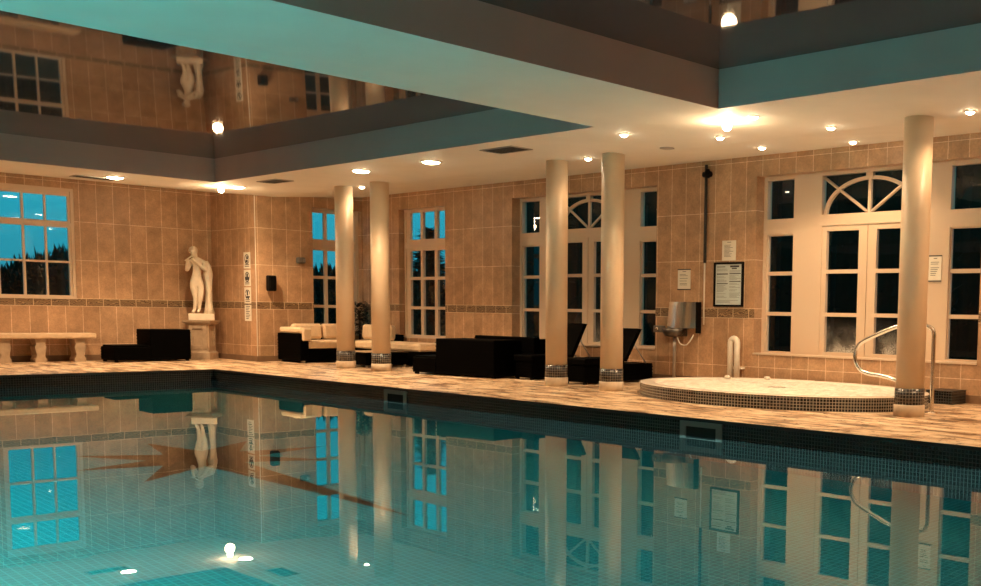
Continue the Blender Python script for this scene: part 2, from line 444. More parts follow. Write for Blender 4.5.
# ------------------------------------------------------------------ windows and doors
def bars(mb, axis, v0, v1, outer, panes):
    def e(a, b, c, d):
        if axis == 1: mb.box(a, b, v0, v1, c, d)
        else: mb.box(v0, v1, a, b, c, d)
    cells(mb, *outer, panes, e)
def window(name, axis, v, sgn, opening, cols, rows, transom, gap=.0):
    """axis 0: pane plane x=v; axis 1: y=v; sgn points outdoors"""
    u0, u1, z0, z1 = opening
    r = bpy.data.objects.new(name, None); COL.objects.link(r); r['kind'] = 'structure'
    top, low = rows
    # outer frame + transom
    fw = .05
    big = [(u0+fw, u1-fw, z0+fw, transom[0]), (u0+fw, u1-fw, transom[1], z1-fw)]
    part('frame', 'window_paint', r, lambda mb: bars(mb, axis, v-.05*sgn, v+.05*sgn, (u0, u1, z0, z1), big))
    part('casement', 'window_paint', r, lambda mb: bars(mb, axis, v-.028*sgn, v+.022*sgn, big[0], [(a, b, c, d) for a, b in cols for c, d in low]))
    part('top_light', 'window_paint', r, lambda mb: bars(mb, axis, v-.028*sgn, v+.022*sgn, big[1], [(a, b, c, d) for a, b in cols for c, d in top]))
    def g(mb):
        for q in big:
            if axis == 1: mb.face([(q[0], v+.02, q[2]), (q[1], v+.02, q[2]), (q[1], v+.02, q[3]), (q[0], v+.02, q[3])])
            else: mb.face([(v-.02, q[0], q[2]), (v-.02, q[1], q[2]), (v-.02, q[1], q[3]), (v-.02, q[0], q[3])])
    part('glass', 'glass', r, g)
    part('sill', 'window_paint', r, (lambda mb: mb.box(u0, u1, YB-.0, v-.05, z0-.0, z0+.022)) if axis == 1 else (lambda mb: mb.box(v+.05, (XP if v > -3 else XA)+.02, u0, u1, z0, z0+.022)))
    return r
LOW = [(.52, 1.00), (1.055, 1.55), (1.605, 2.09)]; TOPL = [(2.30, 2.80)]
window('window_1', 0, XA-.06, -1, W1o, [(-1.845, -1.50), (-1.465, -1.155), (-1.125, -.79)], ([(2.42, 2.85)], [(1.14, 1.70), (1.735, 2.31)]), (2.335, 2.39))
window('window_2', 0, XP-.17, -1, W2o, [(2.87, 3.115), (3.178, 3.465), (3.529, 3.77)], (TOPL, LOW), (2.14, 2.25))
window('window_3', 1, YB+.17, 1, W3o, [(-.52, -.195), (-.11, .245), (.335, .66)], (TOPL, LOW), (2.14, 2.25))

def french(name, uc, flip=1):
    v = YB+.22
    r = bpy.data.objects.new(name, None); COL.objects.link(r); r['kind'] = 'structure'
    u0, u1 = uc-FHW, uc+FHW; z0, z1 = SILL, HEAD
    side = [(uc-1.615, uc-1.165), (uc+1.165, uc+1.615)]
    FZ0, FZ1, FHWN = 2.335, 2.845, .715
    holes = []
    for a, b in side: holes += [(a, b, .50, 2.10), (a, b, 2.31, 2.835)]
    holes += [(uc-FHWN, uc+FHWN, FZ0, FZ1), (uc-.70, uc+.70, .49, 2.19)]
    part('frame', 'window_paint', r, lambda mb: bars(mb, 1, v-.05, v+.05, (u0, u1, z0, z1), holes))
    def sl(mb, a, b):
        bars(mb, 1, v-.022, v+.022, (a, b, .50, 2.10), [(a+.015, b-.015, c, d) for c, d in ((.51, 1.0), (1.05, 1.55), (1.60, 2.085))])
    for a, b in side:
        part('sidelight', 'window_paint', r, lambda mb: sl(mb, a, b))
    for s in (-1, 1):
        a, b = sorted((uc+s*.005, uc+s*.70)); pa, pb = sorted((uc+s*.132, uc+s*.63))
        dl = part('door_leaf', 'window_paint', r, lambda mb: bars(mb, 1, v-.035, v+.02, (a, b, .49, 2.19), [(pa, pb, c, d) for c, d in ((.53, 1.0), (1.05, 1.565), (1.615, 2.12))]))
    # fanlight: arch, spokes, keystone
    def fan(mb):
        n = 28; rx, rz = FHWN-.02, FZ1-FZ0-.045
        pts = [(uc+rx*math.cos(PI*i/n), FZ0+rz*math.sin(PI*i/n)) for i in range(n+1)]
        pin = [(uc+(rx-.05)*math.cos(PI*i/n), FZ0+(rz-.045)*math.sin(PI*i/n)) for i in range(n+1)]
        for i in range(n):
            q = [pts[i], pts[i+1], pin[i+1], pin[i]]
            y0, y1 = v-.025, v+.02
            mb.hexa([(q[0][0], y0, q[0][1]), (q[0][0], y1, q[0][1]), (q[3][0], y1, q[3][1]), (q[3][0], y0, q[3][1]),
                     (q[1][0], y0, q[1][1]), (q[1][0], y1, q[1][1]), (q[2][0], y1, q[2][1]), (q[2][0], y0, q[2][1])])
        mb.box(uc-.02, uc+.02, v-.024, v+.02, FZ0, FZ1-.03)
        for s in (-1, 1):
            p0 = Vector((uc+s*.03, v-.01, FZ0+.01)); p1 = Vector((uc+s*(FHWN-.02), v-.01, FZ1-.03))
            mb.tube([p0, p1], .021, 6)
        mb.box(uc-.05, uc+.05, v-.04, v+.02, FZ1-.075, FZ1+.0)
    part('fanlight', 'window_paint', r, fan)
    def g(mb):
        g_ = v+.018
        for q in holes: mb.face([(q[0], g_, q[2]), (q[1], g_, q[2]), (q[1], g_, q[3]), (q[0], g_, q[3])])
    part('glass', 'glass', r, g)
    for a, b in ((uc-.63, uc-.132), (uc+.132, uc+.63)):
        part('tub_reflection', 'painted_reflection', r, lambda mb: mb.face([(a, v+.012, .53), (b, v+.012, .53), (b, v+.012, 1.0), (a, v+.012, 1.0)]))  # sheet with the frothy tub's reflection painted on, behind each lower pane
    part('sill', 'window_paint', r, lambda mb: mb.box(u0, u1, YB-.02, v-.05, z0, z0+.022))
    return r
french('door_1', F1C); french('door_2', F2C)

# ------------------------------------------------------------------ columns
CX = [.72, 1.775, 6.01, 7.075, 11.44]
cl = ['leftmost cream round column, standing before the cream corner sofa', 'cream round column second from the left, just right of the leftmost one',
      'cream round column beside the dark sofa, left one of the middle pair', 'cream round column nearest the hot tub left end, right one of the middle pair',
      'largest cream round column at right, standing in front of the handrail']
for x, l in zip(CX, cl):
    c = thing('column', l, 'column', (x, YC, 0), 0, 'cream columns along the pool deck')
    part('shaft', 'column_paint', c, lambda mb: mb.lathe([(.146, .286), (.146, 3.0)], seg=40))
    part('mosaic_band', 'mosaic_dark', c, lambda mb: mb.lathe([(.152, .121), (.152, .286)], seg=40))
    part('foot', 'column_foot', c, lambda mb: mb.lathe([(.158, 0), (.158, .114), (.152, .121)], seg=40))

# ------------------------------------------------------------------ skimmers in the pool wall
for (x0, x1, l) in ((9.985, 10.52, 'larger grey framed skimmer opening in the pool wall, below the hot tub'), (4.81, 5.32, 'smaller looking grey framed skimmer opening in the pool wall, below the dark sofas')):
    s = thing('pool_skimmer', l, 'skimmer', (x0, 0, 0), 0, 'skimmers at the waterline')
    w_ = x1-x0; z0, z1 = -.36, -.035
    part('frame', 'frame_grey', s, lambda mb: cells(mb, 0, w_, z0, z1, [(.075, w_-.075, z0+.06, z1-.05)], lambda a, b, c, d: mb.box(a, b, -.014, -.0005, c, d)))
    part('throat', 'void', s, lambda mb: mb.box(.075, w_-.075, -.004, -.0005, z0+.06, z1-.05))

# ------------------------------------------------------------------ hot tub
TX, TY, TRX, TRY = 9.27, 2.52, 1.92, 1.29
tub = thing('hot_tub', 'low oval hot tub with dark mosaic side set in the deck', 'hot tub', (TX, TY, 0))
def ell(mb, prof, seg=96, caps=False):
    rings = [[((TRX+o)*math.cos(2*PI*i/seg), (TRY+o)*math.sin(2*PI*i/seg), z) for i in range(seg)] for o, z in prof]
    L = [0]
    for k in range(1, len(prof)): L.append(L[-1]+math.hypot(prof[k][0]-prof[k-1][0], prof[k][1]-prof[k-1][1]))
    mb.loft(rings, caps=caps, uvs=lambda k, i: (2*PI*i/seg*1.6, L[k]))
part('mosaic_side', 'mosaic_tub', tub, lambda mb: ell(mb, [(0, 0), (0, .146)]))
part('rim', 'white_acrylic', tub, lambda mb: ell(mb, [(0, .146), (.006, .149), (.004, .156), (-.03, .159), (-.16, .157), (-.18, .145), (-.19, .06)]))
def froth(mb):
    rnd = random.Random(3); n, seg = 14, 90; rings = []
    for k in range(n+1):
        f = k/n
        rings.append([((TRX-.185)*f*math.cos(2*PI*i/seg), (TRY-.185)*f*math.sin(2*PI*i/seg), .128+(.0 if k == n else .015+(rnd.random()-.4)*.03*min(1, k/6))) for i in range(seg)])
    mb.loft(rings[1:], caps=False); c = (0, 0, .145)
    for i in range(seg): mb.face([c, rings[1][i], rings[1][(i+1) % seg]], smooth=True)
part('bubbling_water', 'froth', tub, froth, 'white bubbling water')
def grab(mb):
    mb.box(-1.0, -.2, TRY-.125, TRY-.055, .1575, .1605) if False else None
    ring = []
    for i in range(15):
        a_ = PI*.55+i*.045; ring.append([((TRX-o)*math.cos(a_), (TRY-o)*math.sin(a_), z) for o, z in ((.12, .156), (.12, .163), (.06, .163), (.06, .156))])
    mb.loft(ring, smooth=False)
    for i in ():
        mb.box((TRX-.09)*math.cos(a_)-.012, (TRX-.09)*math.cos(a_)+.012, (TRY-.09)*math.sin(a_)-.03, (TRY-.09)*math.sin(a_)+.03, .158, .166)
part('overflow_grating', 'white_plastic', tub, grab)
part('jet_knob', 'white_plastic', tub, lambda mb: mb.lathe([(.04, .157), (.04, .185), (.03, .195)], (-.9, .98, 0), 16))
part('jet_knob', 'white_plastic', tub, lambda mb: mb.lathe([(.04, .157), (.04, .185), (.03, .195)], (-1.35, .70, 0), 16))
# mosaic ledge behind
lg = thing('wall_ledge', 'low dark mosaic ledge against the wall right of the hot tub', 'ledge', (10.74, YB-.36, 0))
part('body', 'mosaic_pool', lg, lambda mb: mb.box(0, .34, 0, .345, 0, .15))
part('cap', 'nosing', lg, lambda mb: mb.cbox(-.008, .348, -.01, .345, .15, .162, .004))

# handrail
hr = thing('handrail', 'curved stainless steel handrail looping behind the right column', 'handrail', (0, 0, 0))
HY = 2.36
ppx = [(931.5, 412), (932.5, 380), (933.6, 345), (934, 334), (931.5, 328.5), (925, 325.5), (915, 323.5), (905, 325), (893, 328), (875, 335.5), (862, 342), (856.5, 349), (855, 357), (857, 365), (862, 371), (870, 374), (880, 375.5), (890, 378), (900, 382), (908, 388)]
pts = [at(1, HY, x, y) for x, y in ppx]
pts[0].z = 0.0
# resample smooth
def smooth_path(P, n=6):
    out = []
    for i in range(len(P)-1):
        p0, p1, p2, p3 = P[max(i-1, 0)], P[i], P[i+1], P[min(i+2, len(P)-1)]
        for k in range(n):
            t = k/n
            out.append(.5*((2*p1)+(-p0+p2)*t+(2*p0-5*p1+4*p2-p3)*t*t+(-p0+3*p1-3*p2+p3)*t**3))
    out.append(P[-1]); return out
part('rail', 'steel', hr, lambda mb: mb.tube(smooth_path(pts), .0225, 12))
f0 = pts[0]
part('floor_flange', 'steel', hr, lambda mb: mb.lathe([(.065, 0), (.065, .008), (.03, .014)], (f0.x, f0.y, 0), 20))

# ------------------------------------------------------------------ drinking fountain and pipes on the window wall
def U(px): return at(1, YB, px, 300).x
def Zp(px, py): return at(1, YB, px, py).z
ft = thing('drinking_fountain', 'stainless steel wall fountain with splashback, basin and drain pipe', 'fountain', (6.62, YB, .55))
x0, x1 = U(672)-6.62, U(701)-6.62
zt, zb = Zp(686, 302)-.55, Zp(686, 326)-.55
def back(mb):
    n = 12; z0, z1 = zb-.03, zt
    rg = []
    for i in range(n+1):
        t = i/n; d = -.10-.05*math.sin(PI*t)
        rg.append((x0+(x1-x0)*t, d))
    for i in range(n):
        (a, da), (b, db) = rg[i], rg[i+1]
        mb.hexa([(a, da, z0), (b, db, z0), (b, -.002, z0), (a, -.002, z0), (a, da+.04, z1), (b, db+.04, z1), (b, -.002, z1), (a, -.002, z1)])
part('splashback', 'steel', ft, back)
part('side_panel', 'black_metal', ft, lambda mb: mb.box(x1, x1+.012, -.11, -.002, zb-.10, zt))
def basin(mb):
    c = ((x0+x1)/2-.10, -.16, zb-.16)
    mb.lathe([(.05, 0), (.13, .015), (.165, .06), (.17, .13), (.155, .13), (.12, .05), (.03, .03)], c, 24, 1, .85)
    mb.box(c[0]-.13, c[0]+.13, -.12, -.002, zb-.15, zb-.03)
part('basin', 'steel_dark', ft, basin)
part('drain_pipe', 'steel_dull', ft, lambda mb: mb.tube([((x0+x1)/2-.10, -.13, zb-.16), ((x0+x1)/2-.10, -.13, zb-.35), ((x0+x1)/2-.10, -.13, -.545)], .026, 12))
def spout(mb):
    mb.cbox(x0-.20, x0-.03, -.19, -.09, zb-.10, zb-.0, .012); mb.tube([(x0-.03, -.14, zb-.05), (x0+.03, -.14, zb-.05)], .02, 8)
sp = part('bottle_filler', 'grey_plastic', ft, spout)
part('button', 'steel', sp, lambda mb: mb.lathe([(.028, 0), (.028, .012), (.02, .018)], (0, 0, 0), 16))
sp.children[0].location = (x0-.115, -.192, zb-.05); sp.children[0].rotation_euler = (PI/2, 0, 0)
hp = smooth_path([Vector(p) for p in (((x0+x1)/2-.02, -.17, zb-.15), ((x0+x1)/2+.06, -.19, zb-.25), ((x0+x1)/2+.17, -.19, zb-.27), (x1-.02, -.19, zb-.2), (x1+.015, -.17, zb-.12))])
part('hose', 'white_plastic', ft, lambda mb: mb.tube(hp, .009, 8), 'thin white hose')

up_ = thing('vent_pipe', 'white bent pair of pipes standing behind the hot tub by the wall', 'pipe', (U(735)+.085, YB-.0, 0))
def upipe(mb):
    hw = .06; zt_ = Zp(735, 334)-.12
    P_ = [Vector((-hw, -.11, 0)), Vector((-hw, -.11, zt_))]+[Vector((-hw*math.cos(PI*i/8), -.11, zt_+.06*math.sin(PI*i/8))) for i in range(1, 8)]+[Vector((hw, -.11, zt_)), Vector((hw, -.11, 0))]
    mb.tube(P_, .042, 14)
part('bend', 'white_plastic', up_, upipe)
part('bracket', 'white_plastic', up_, lambda mb: mb.box(-.12, .12, -.10, -.001, .25, .28))

cd = thing('wall_conduit', 'narrow vertical pipe down the window wall beside the framed board', 'pipe', (U(705.5), YB, 0))
part('upper_pipe', 'cold_shaft', cd, lambda mb: mb.tube([(0, -.03, Zp(705, 263)), (0, -.03, 3.1)], .022, 10), 'dark upper pipe')
part('lower_pipe', 'white_plastic', cd, lambda mb: mb.tube([(-.01, -.02, .85), (-.01, -.02, Zp(705, 263))], .012, 8), 'thin pale lower pipe')
part('valve', 'black_metal', cd, lambda mb: (mb.tube([(-.02, -.06, Zp(708, 175)), (.11, -.06, Zp(708, 175))], .04, 10), mb.lathe([(.03, -.05), (.045, 0), (.03, .07)], (.05, -.06, Zp(708, 175)), 12)))

# ------------------------------------------------------------------ notices
def lines(mb, x0, x1, z0, z1, n, rnd, y, h=.6, gapr=.3):
    st_ = (z1-z0)/n
    for i in range(n):
        if rnd.random() < gapr*.4: continue
        z = z1-(i+.5)*st_; e = x0+(x1-x0)*(.55+.45*rnd.random())
        mb.box(x0, e, y-.001, y, z-st_*h*.22, z+st_*h*.22)
def notice(label, px0, px1, py0, py1, yw, n, dark=False):
    xa, xb = at(1, yw, px0, (py0+py1)/2).x, at(1, yw, px1, (py0+py1)/2).x
    za, zb_ = at(1, yw, (px0+px1)/2, py1).z, at(1, yw, (px0+px1)/2, py0).z
    w_, h_ = xb-xa, zb_-za
    t = thing('notice', label, 'notice', (xa, yw, za))
    rnd = random.Random(n)
    part('sheet', 'paper', t, lambda mb: mb.box(0, w_, -.008, -.0005, 0, h_))
    def tx(mb):
        mb.box(w_*.38, w_*.66, -.010, -.009, h_*.90, h_*.925)
        lines(mb, w_*.16, w_*.84, h_*.18, h_*.8, n, rnd, -.009)
    part('print', 'ink', t, tx, 'small dark printed lines')
    if dark: [part('clip_edge', 'ink', t, lambda mb: mb.box(-.004, w_+.004, -.011, -.0005, q, q+.014)) for q in (-.014, h_)]
    return t
notice('small paper notice on tiles above the steel fountain', 678.2, 690.6, 270, 289, YB, 9, True)
notice('small paper notice on tiles above the black framed board', 722.5, 736, 240.5, 260.7, YB, 10)
notice('small notice fixed to the window post right of the large column', 929, 941.5, 256.5, 280.5, YB+.17, 8, True)
xa, xb = U(714.5), U(743.7); za, zb_ = Zp(729, 306.8), Zp(729, 262.3); bw, bh = xb-xa, zb_-za
bd = thing('notice_board', 'black framed board of pool rules with two columns of print', 'sign', (xa, YB, za))
part('frame', 'black_metal', bd, lambda mb: cells(mb, 0, bw, 0, bh, [(.028, bw-.028, .028, bh-.028)], lambda a, b, c, d: mb.box(a, b, -.03, -.0005, c, d)))
part('sheet', 'board_paper', bd, lambda mb: mb.box(.028, bw-.028, -.016, -.0005, .028, bh-.028))
def bt(mb):
    rnd = random.Random(5); y = -.0165; L0, L1, R0, R1 = .05, bw/2-.015, bw/2+.015, bw-.05
    mb.box(R0+.01, R1-.03, y-.001, y, bh*.885, bh*.925); mb.box(R0+.04, R1-.07, y-.001, y, bh*.845, bh*.872)
    mb.box(L0, L1-.05, y-.001, y, bh*.89, bh*.905)
    mb.box(L0, L1, y-.001, y, bh*.725, bh*.75); mb.box(R0, R1, y-.001, y, bh*.735, bh*.755)
    mb.box(L0, L1, y-.001, y, bh*.51, bh*.53); mb.box(R0, R1, y-.001, y, bh*.56, bh*.578)
    lines(mb, L0, L1, bh*.78, bh*.86, 4, rnd, y, .5); lines(mb, R0, R1, bh*.77, bh*.82, 2, rnd, y, .5)
    lines(mb, L0, L1, bh*.55, bh*.71, 7, rnd, y, .5); lines(mb, R0, R1, bh*.6, bh*.72, 5, rnd, y, .5)
    lines(mb, L0, L1, bh*.2, bh*.49, 11, rnd, y, .5); lines(mb, R0, R1, bh*.2, bh*.54, 14, rnd, y, .5)
    lines(mb, L0, R1, bh*.08, bh*.18, 4, rnd, y, .5)
part('print', 'ink', bd, bt, 'dark printed headings and lines')

# pictogram strip on the pier side
sx0, sx1 = at(1, YP, 244.6, 286).x, at(1, YP, 251.2, 286).x
sz0, sz1 = at(1, YP, 248, 321.6).z, at(1, YP, 248, 251.5).z
sw = sx1-sx0
ps = thing('safety_sign', 'tall narrow white strip of pictograms on the tiled pier', 'sign', (sx0, YP, sz0))
ph = (sz1-sz0)/4
for k in range(4):
    zz = k*ph
    pn = part('panel', 'paper', ps, lambda mb: mb.box(0, sw, -.009, -.0045, zz+.012, zz+ph-.012))
    def pic(mb):
        y = -.0095; cx, cz = sw/2, zz+ph*.56
        r = sw*.36
        if k:
            for i in range(20):
                if k == 1 and i % 5 == 4: continue
                a0, a1 = 2*PI*i/20, 2*PI*(i+1)/20
                q = [(cx+rr*math.cos(a), y, cz+rr*math.sin(a)) for rr, a in ((r, a0), (r, a1), (r*.8, a1), (r*.8, a0))]
                mb.face(q)
            if k == 3:
                mb.lathe([(.0, 0), (.03, 0)], (0, 0, 0), 8) if False else None
                mb.box(cx-.05, cx+.035, y-.001, y, cz-.06, cz-.01); mb.box(cx-.02, cx+.05, y-.001, y, cz+.0, cz+.055)
            elif k == 2:
                mb.box(cx-.075, cx+.07, y-.001, y, cz-.06, cz-.0); mb.box(cx-.03, cx+.03, y-.001, y, cz+.0, cz+.06)
            else:
                mb.box(cx-.03, cx+.02, y-.001, y, cz-.02, cz+.07); mb.box(cx-.05, cx+.06, y-.001, y, cz-.07, cz-.03)
            for j in range(2): mb.box(sw*.18, sw*.82, y-.001, y, zz+.045+j*.03, zz+.057+j*.03)
        else:
            for j in range(9): mb.box(sw*.2, sw*(.6+.22*((j*37) % 5)/4), y-.001, y, zz+.05+j*.032, zz+.062+j*.032)
    part('pictogram', 'ink', pn, pic)

# black speaker and grey sensor on the pier wall (x = XP face)
def onXP(px, py): return at(0, XP, px, py)
p0, p1 = onXP(263.8, 283), onXP(273.5, 283); z0, z1 = onXP(268, 291).z, onXP(268, 275.5).z
spk = thing('wall_speaker', 'black loudspeaker on the tiled wall beside the pictogram strip', 'speaker', (XP, (p0.y+p1.y)/2, (z0+z1)/2))
hw, hh = (p1.y-p0.y)/2-.02, (z1-z0)/2
part('cabinet', 'black_metal', spk, lambda mb: mb.cbox(.03, .17, -hw, hw, -hh, hh, .02))
part('grille', 'black_metal', spk, lambda mb: mb.box(.17, .175, -hw+.02, hw-.02, -hh+.02, hh-.02))
part('bracket', 'black_metal', spk, lambda mb: mb.box(.001, .04, -.03, .03, -.05, .05))
p0, p1 = onXP(296, 260), onXP(303, 260); z0, z1 = onXP(299, 264).z, onXP(299, 256.8).z
sn = thing('alarm_sensor', 'small grey alarm sounder on the tiled wall left of the tall window', 'sensor', (XP, (p0.y+p1.y)/2, (z0+z1)/2))
part('body', 'grey_plastic', sn, lambda mb: mb.cbox(-.002, .09, -.08, .08, -.055, .055, .02))
part('lens', 'steel_dull', sn, lambda mb: mb.box(.09, .098, .02, .07, -.03, .03))

# ------------------------------------------------------------------ rattan furniture
def weave(mb, x0, x1, y0, y1, z0, z1, n):
    """a ribbed wicker box: stacked narrow courses"""
    mb.cbox(x0, x1, y0, y1, z0, z1, .012)
    for i in range(1, n):
        z = z0+(z1-z0)*i/n
        mb.box(x0-.003, x1+.003, y0-.003, y1+.003, z-.006, z+.006)
def chaise(label, loc, rz, lo, hi, dep, group):
    """low footrest from 0..lo and taller seat block lo..hi along local x"""
    c = thing('rattan_chaise', label, 'lounge chair', loc, rz, group)
    part('foot_block', 'rattan', c, lambda mb: weave(mb, 0, lo, 0, dep, .03, .262, 5))
    part('seat_block', 'rattan', c, lambda mb: weave(mb, lo, hi, 0, dep, .03, .565, 9))
    part('seat_pad', 'rattan', c, lambda mb: mb.cbox(.02, lo-.01, .03, dep-.03, .262, .29, .012))
    for x, y in ((.05, .05), (hi-.05, .05), (.05, dep-.05), (hi-.05, dep-.05)):
        part('foot', 'black_metal', c, lambda mb: mb.box(x-.025, x+.025, y-.025, y+.025, 0, .03))
    return c
ya, yb_, yc_ = at(0, -3.35, 100.7, 352).y, at(0, -3.35, 137, 352).y, at(0, -2.75, 191, 345).y
chaise('black rattan lounge chair with low footrest, between the stone bench and the statue', (-2.75, ya, 0), PI/2, yb_-ya, min(yc_-ya, 1.5), .6, 'black rattan lounge chairs')
chaise('black rattan lounge chair with low footrest, right of the corner sofa', (2.66, 1.87, 0), .13, .52, 1.75, .6, 'black rattan lounge chairs')

# corner sofa
sf = thing('corner_sofa', 'black rattan corner sofa with cream cushions under the far windows', 'sofa', (0, 0, 0))
SX0, SX1 = XP+.03, -1.02
part('arm', 'rattan', sf, lambda mb: weave(mb, SX0+.06, SX1, 2.02, 2.18, .04, .53, 8))
part('base', 'rattan', sf, lambda mb: (weave(mb, SX0, SX1, 2.18, 3.42, .04, .26, 5), weave(mb, SX1, 1.05, 3.10, 3.80, .04, .26, 5), weave(mb, -1.5, SX1, 3.42, 3.80, .04, .26, 5)))
part('backrest', 'rattan', sf, lambda mb: (weave(mb, SX0, SX0+.13, 2.18, 3.42, .26, .52, 5), weave(mb, -1.5, -.46, 3.68, 3.80, .26, .52, 5)))
for y0, y1 in ((2.19, 2.80), (2.81, 3.42)):
    part('seat_cushion', 'cushion', sf, lambda mb: mb.cbox(SX0+.14, SX1+.02, y0, y1, .262, .40, .03), 'cream seat cushion')
for x0, x1 in ((-1.0, -.02), (0, 1.05), (-1.48, -1.02)):
    part('seat_cushion', 'cushion', sf, lambda mb: mb.cbox(x0, x1, 3.09, 3.66, .262, .40, .03), 'cream seat cushion')
def tilt(mb, piv, ax, ang):
    R = Matrix.Rotation(ang, 3, ax); return xform(mb, lambda p: R @ (p-Vector(piv))+Vector(piv))
for y0, y1 in ((2.22, 2.80), (2.82, 3.40)):
    def bc(mb):
        mb.cbox(SX0+.14, SX0+.30, y0, y1, .405, .69, .045); tilt(mb, (SX0+.14, 0, .405), 'Y', -.1)
    part('back_cushion', 'cushion', sf, bc, 'cream back cushion')
for x0, x1 in ((-1.46, -.98), (-.96, -.50)):
    def bc(mb):
        mb.cbox(x0, x1, 3.50, 3.66, .405, .69, .045); tilt(mb, (0, 3.66, .405), 'X', -.06)
    part('back_cushion', 'cushion', sf, bc, 'cream back cushion')
part('arm_cushion', 'cushion', sf, lambda mb: mb.cbox(SX0+.10, SX1-.02, 2.03, 2.19, .535, .64, .03), 'long cream bolster on the arm')
part('arm_cushion', 'cushion', sf, lambda mb: mb.cbox(SX1-.02, SX1+.05, 2.05, 2.22, .40, .63, .025), 'cream cushion hanging over the arm end')
for x, y in ((SX0+.1, 2.1), (SX1-.06, 2.1), (-.6, 3.16), (.9, 3.16)):
    part('foot', 'steel_dull', sf, lambda mb: mb.box(x-.03, x+.03, y-.03, y+.03, 0, .04))

# coffee table
ct = thing('coffee_table', 'low black rattan coffee table with glass top behind the left columns', 'table', (.06, 2.13, 0))
part('body', 'rattan', ct, lambda mb: weave(mb, .03, .83, .03, .85, .04, .25, 5))
part('top', 'dark_glass', ct, lambda mb: mb.cbox(0, .86, 0, .88, .25, .262, .004))
for x, y in ((.08, .08), (.78, .08), (.08, .8), (.78, .8)):
    part('foot', 'steel_dull', ct, lambda mb: mb.box(x-.025, x+.025, y-.025, y+.025, 0, .04))

# dark sofa behind
ds = thing('rattan_sofa', 'all black rattan sofa behind the lounge chair, left of the middle columns', 'sofa', (2.98, 2.82, 0))
part('base', 'rattan', ds, lambda mb: weave(mb, 0, 1.46, 0, .75, .06, .36, 6))
part('backrest', 'rattan', ds, lambda mb: weave(mb, 0, 1.46, 0, .12, .36, .605, 6))
for x in (0, 1.32): part('arm', 'rattan', ds, lambda mb: weave(mb, x, x+.14, .12, .75, .36, .58, 4))
part('seat_cushion', 'rattan', ds, lambda mb: mb.cbox(.15, 1.31, .13, .74, .36, .45, .03))
for x, y in ((.05, .05), (1.41, .05), (.05, .7), (1.41, .7)): part('foot', 'black_metal', ds, lambda mb: mb.box(x-.025, x+.025, y-.025, y+.025, 0, .06))
# sun loungers with raised backs
def lounger(label, x, y, w_, ztop, dy):
    l = thing('sun_lounger', label, 'sun lounger', (x, y, 0), 0, 'black sun loungers with raised backs')
    part('seat', 'rattan', l, lambda mb: mb.cbox(0, w_, -.72, .05, .27, .36, .015))
    part('base', 'rattan', l, lambda mb: weave(mb, .03, w_-.03, -.70, .66, .03, .27, 5))  # solid black box put in for the shade under the lounger
    def bk(mb):
        a0, b0, t = (.02, .31), (dy, ztop), .07
        mb.hexa([(0, a0[0], a0[1]), (w_, a0[0], a0[1]), (w_, a0[0]+t, a0[1]), (0, a0[0]+t, a0[1]), (0, b0[0], b0[1]), (w_, b0[0], b0[1]), (w_, b0[0]+t, b0[1]-.01), (0, b0[0]+t, b0[1]-.01)])
    part('backrest', 'rattan', l, bk)
    for xx in (.05, w_-.05): part('prop', 'steel_dull', l, lambda mb: mb.tube([(xx, dy*.7+.05, ztop*.62+.08), (xx, dy+.22, .26)], .011, 8))
    for xx in (.03, w_-.07):
        for yy in (-.70, .61): part('foot', 'black_metal', l, lambda mb: mb.box(xx, xx+.04, yy, yy+.05, 0, .03))
    return l
lounger('black sun lounger with raised back, seen between the two middle columns', 4.51, 3.08, .43, .83, .30)
lounger('black sun lounger with raised back, just right of the middle columns', 5.66, 3.02, .48, .78, .32)

# potted plant in the window corner
pp_ = thing('potted_plant', 'dark bushy potted plant in the window corner behind the cream sofa', 'plant', (-1.70, 3.63, 0))
part('pot', 'terracotta', pp_, lambda mb: mb.lathe([(.10, 0), (.14, .30), (.155, .31), (.155, .36), (.13, .36), (.12, .33)], seg=20))
part('stem', 'bark', pp_, lambda mb: mb.tube([(0, 0, .3), (.01, -.01, .6), (0, 0, .95)], .018, 6))
def bush(mb):
    rnd = random.Random(9)
    for _ in range(1000):
        a_ = rnd.random()*2*PI; z = .50+.62*rnd.random(); r_ = .20*math.sqrt(rnd.random())*(1-.5*max(z-.8, 0))
        c = Vector((r_*math.cos(a_), r_*math.sin(a_), z)); d = Vector((math.cos(a_), math.sin(a_), rnd.uniform(-.8, .6))).normalized(); e = d.cross(Vector((0, 0, 1))).normalized()
        c.x = max(c.x, -.17); c.y = min(c.y, .16); L = .055
        mb.face([c-d*L*.2, c+d*L*.3-e*L*.35, c+d*L, c+d*L*.3+e*L*.35])
o = part('foliage', 'leaf_indoor', pp_, bush)

# ------------------------------------------------------------------ stone bench
BX0, BX1 = -3.60, -3.20
yr = at(0, BX1, 96.7, 335).y
bn = thing('stone_bench', 'long stone bench on carved legs under the left window', 'bench', (-3.4, yr-1.2, 0))
bo = Vector((-3.4, yr-1.2, 0))
zt_ = at(0, BX1, 60, 333.2).z; zbm = at(0, BX1, 60, 338.6).z
part('seat', 'bench_top', bn, lambda mb: mb.cbox(BX0-bo.x, BX1-bo.x, -1.35, 1.2, zbm, zt_, .018))
def leg_prof(mb, yc):
    prof = [(.125, 0), (.13, .055), (.105, .075), (.085, .13), (.115, .21), (.13, .26), (.10, .30), (.125, zbm-.02), (.14, zbm)]
    d = .13; prof = [(h*.72, z) for h, z in prof]
    rg = [[(-d, yc-h*.95, z), (d, yc-h*.95, z), (d, yc+h*.95, z), (-d, yc+h*.95, z)] for h, z in prof]
    mb.loft(rg, smooth=False)
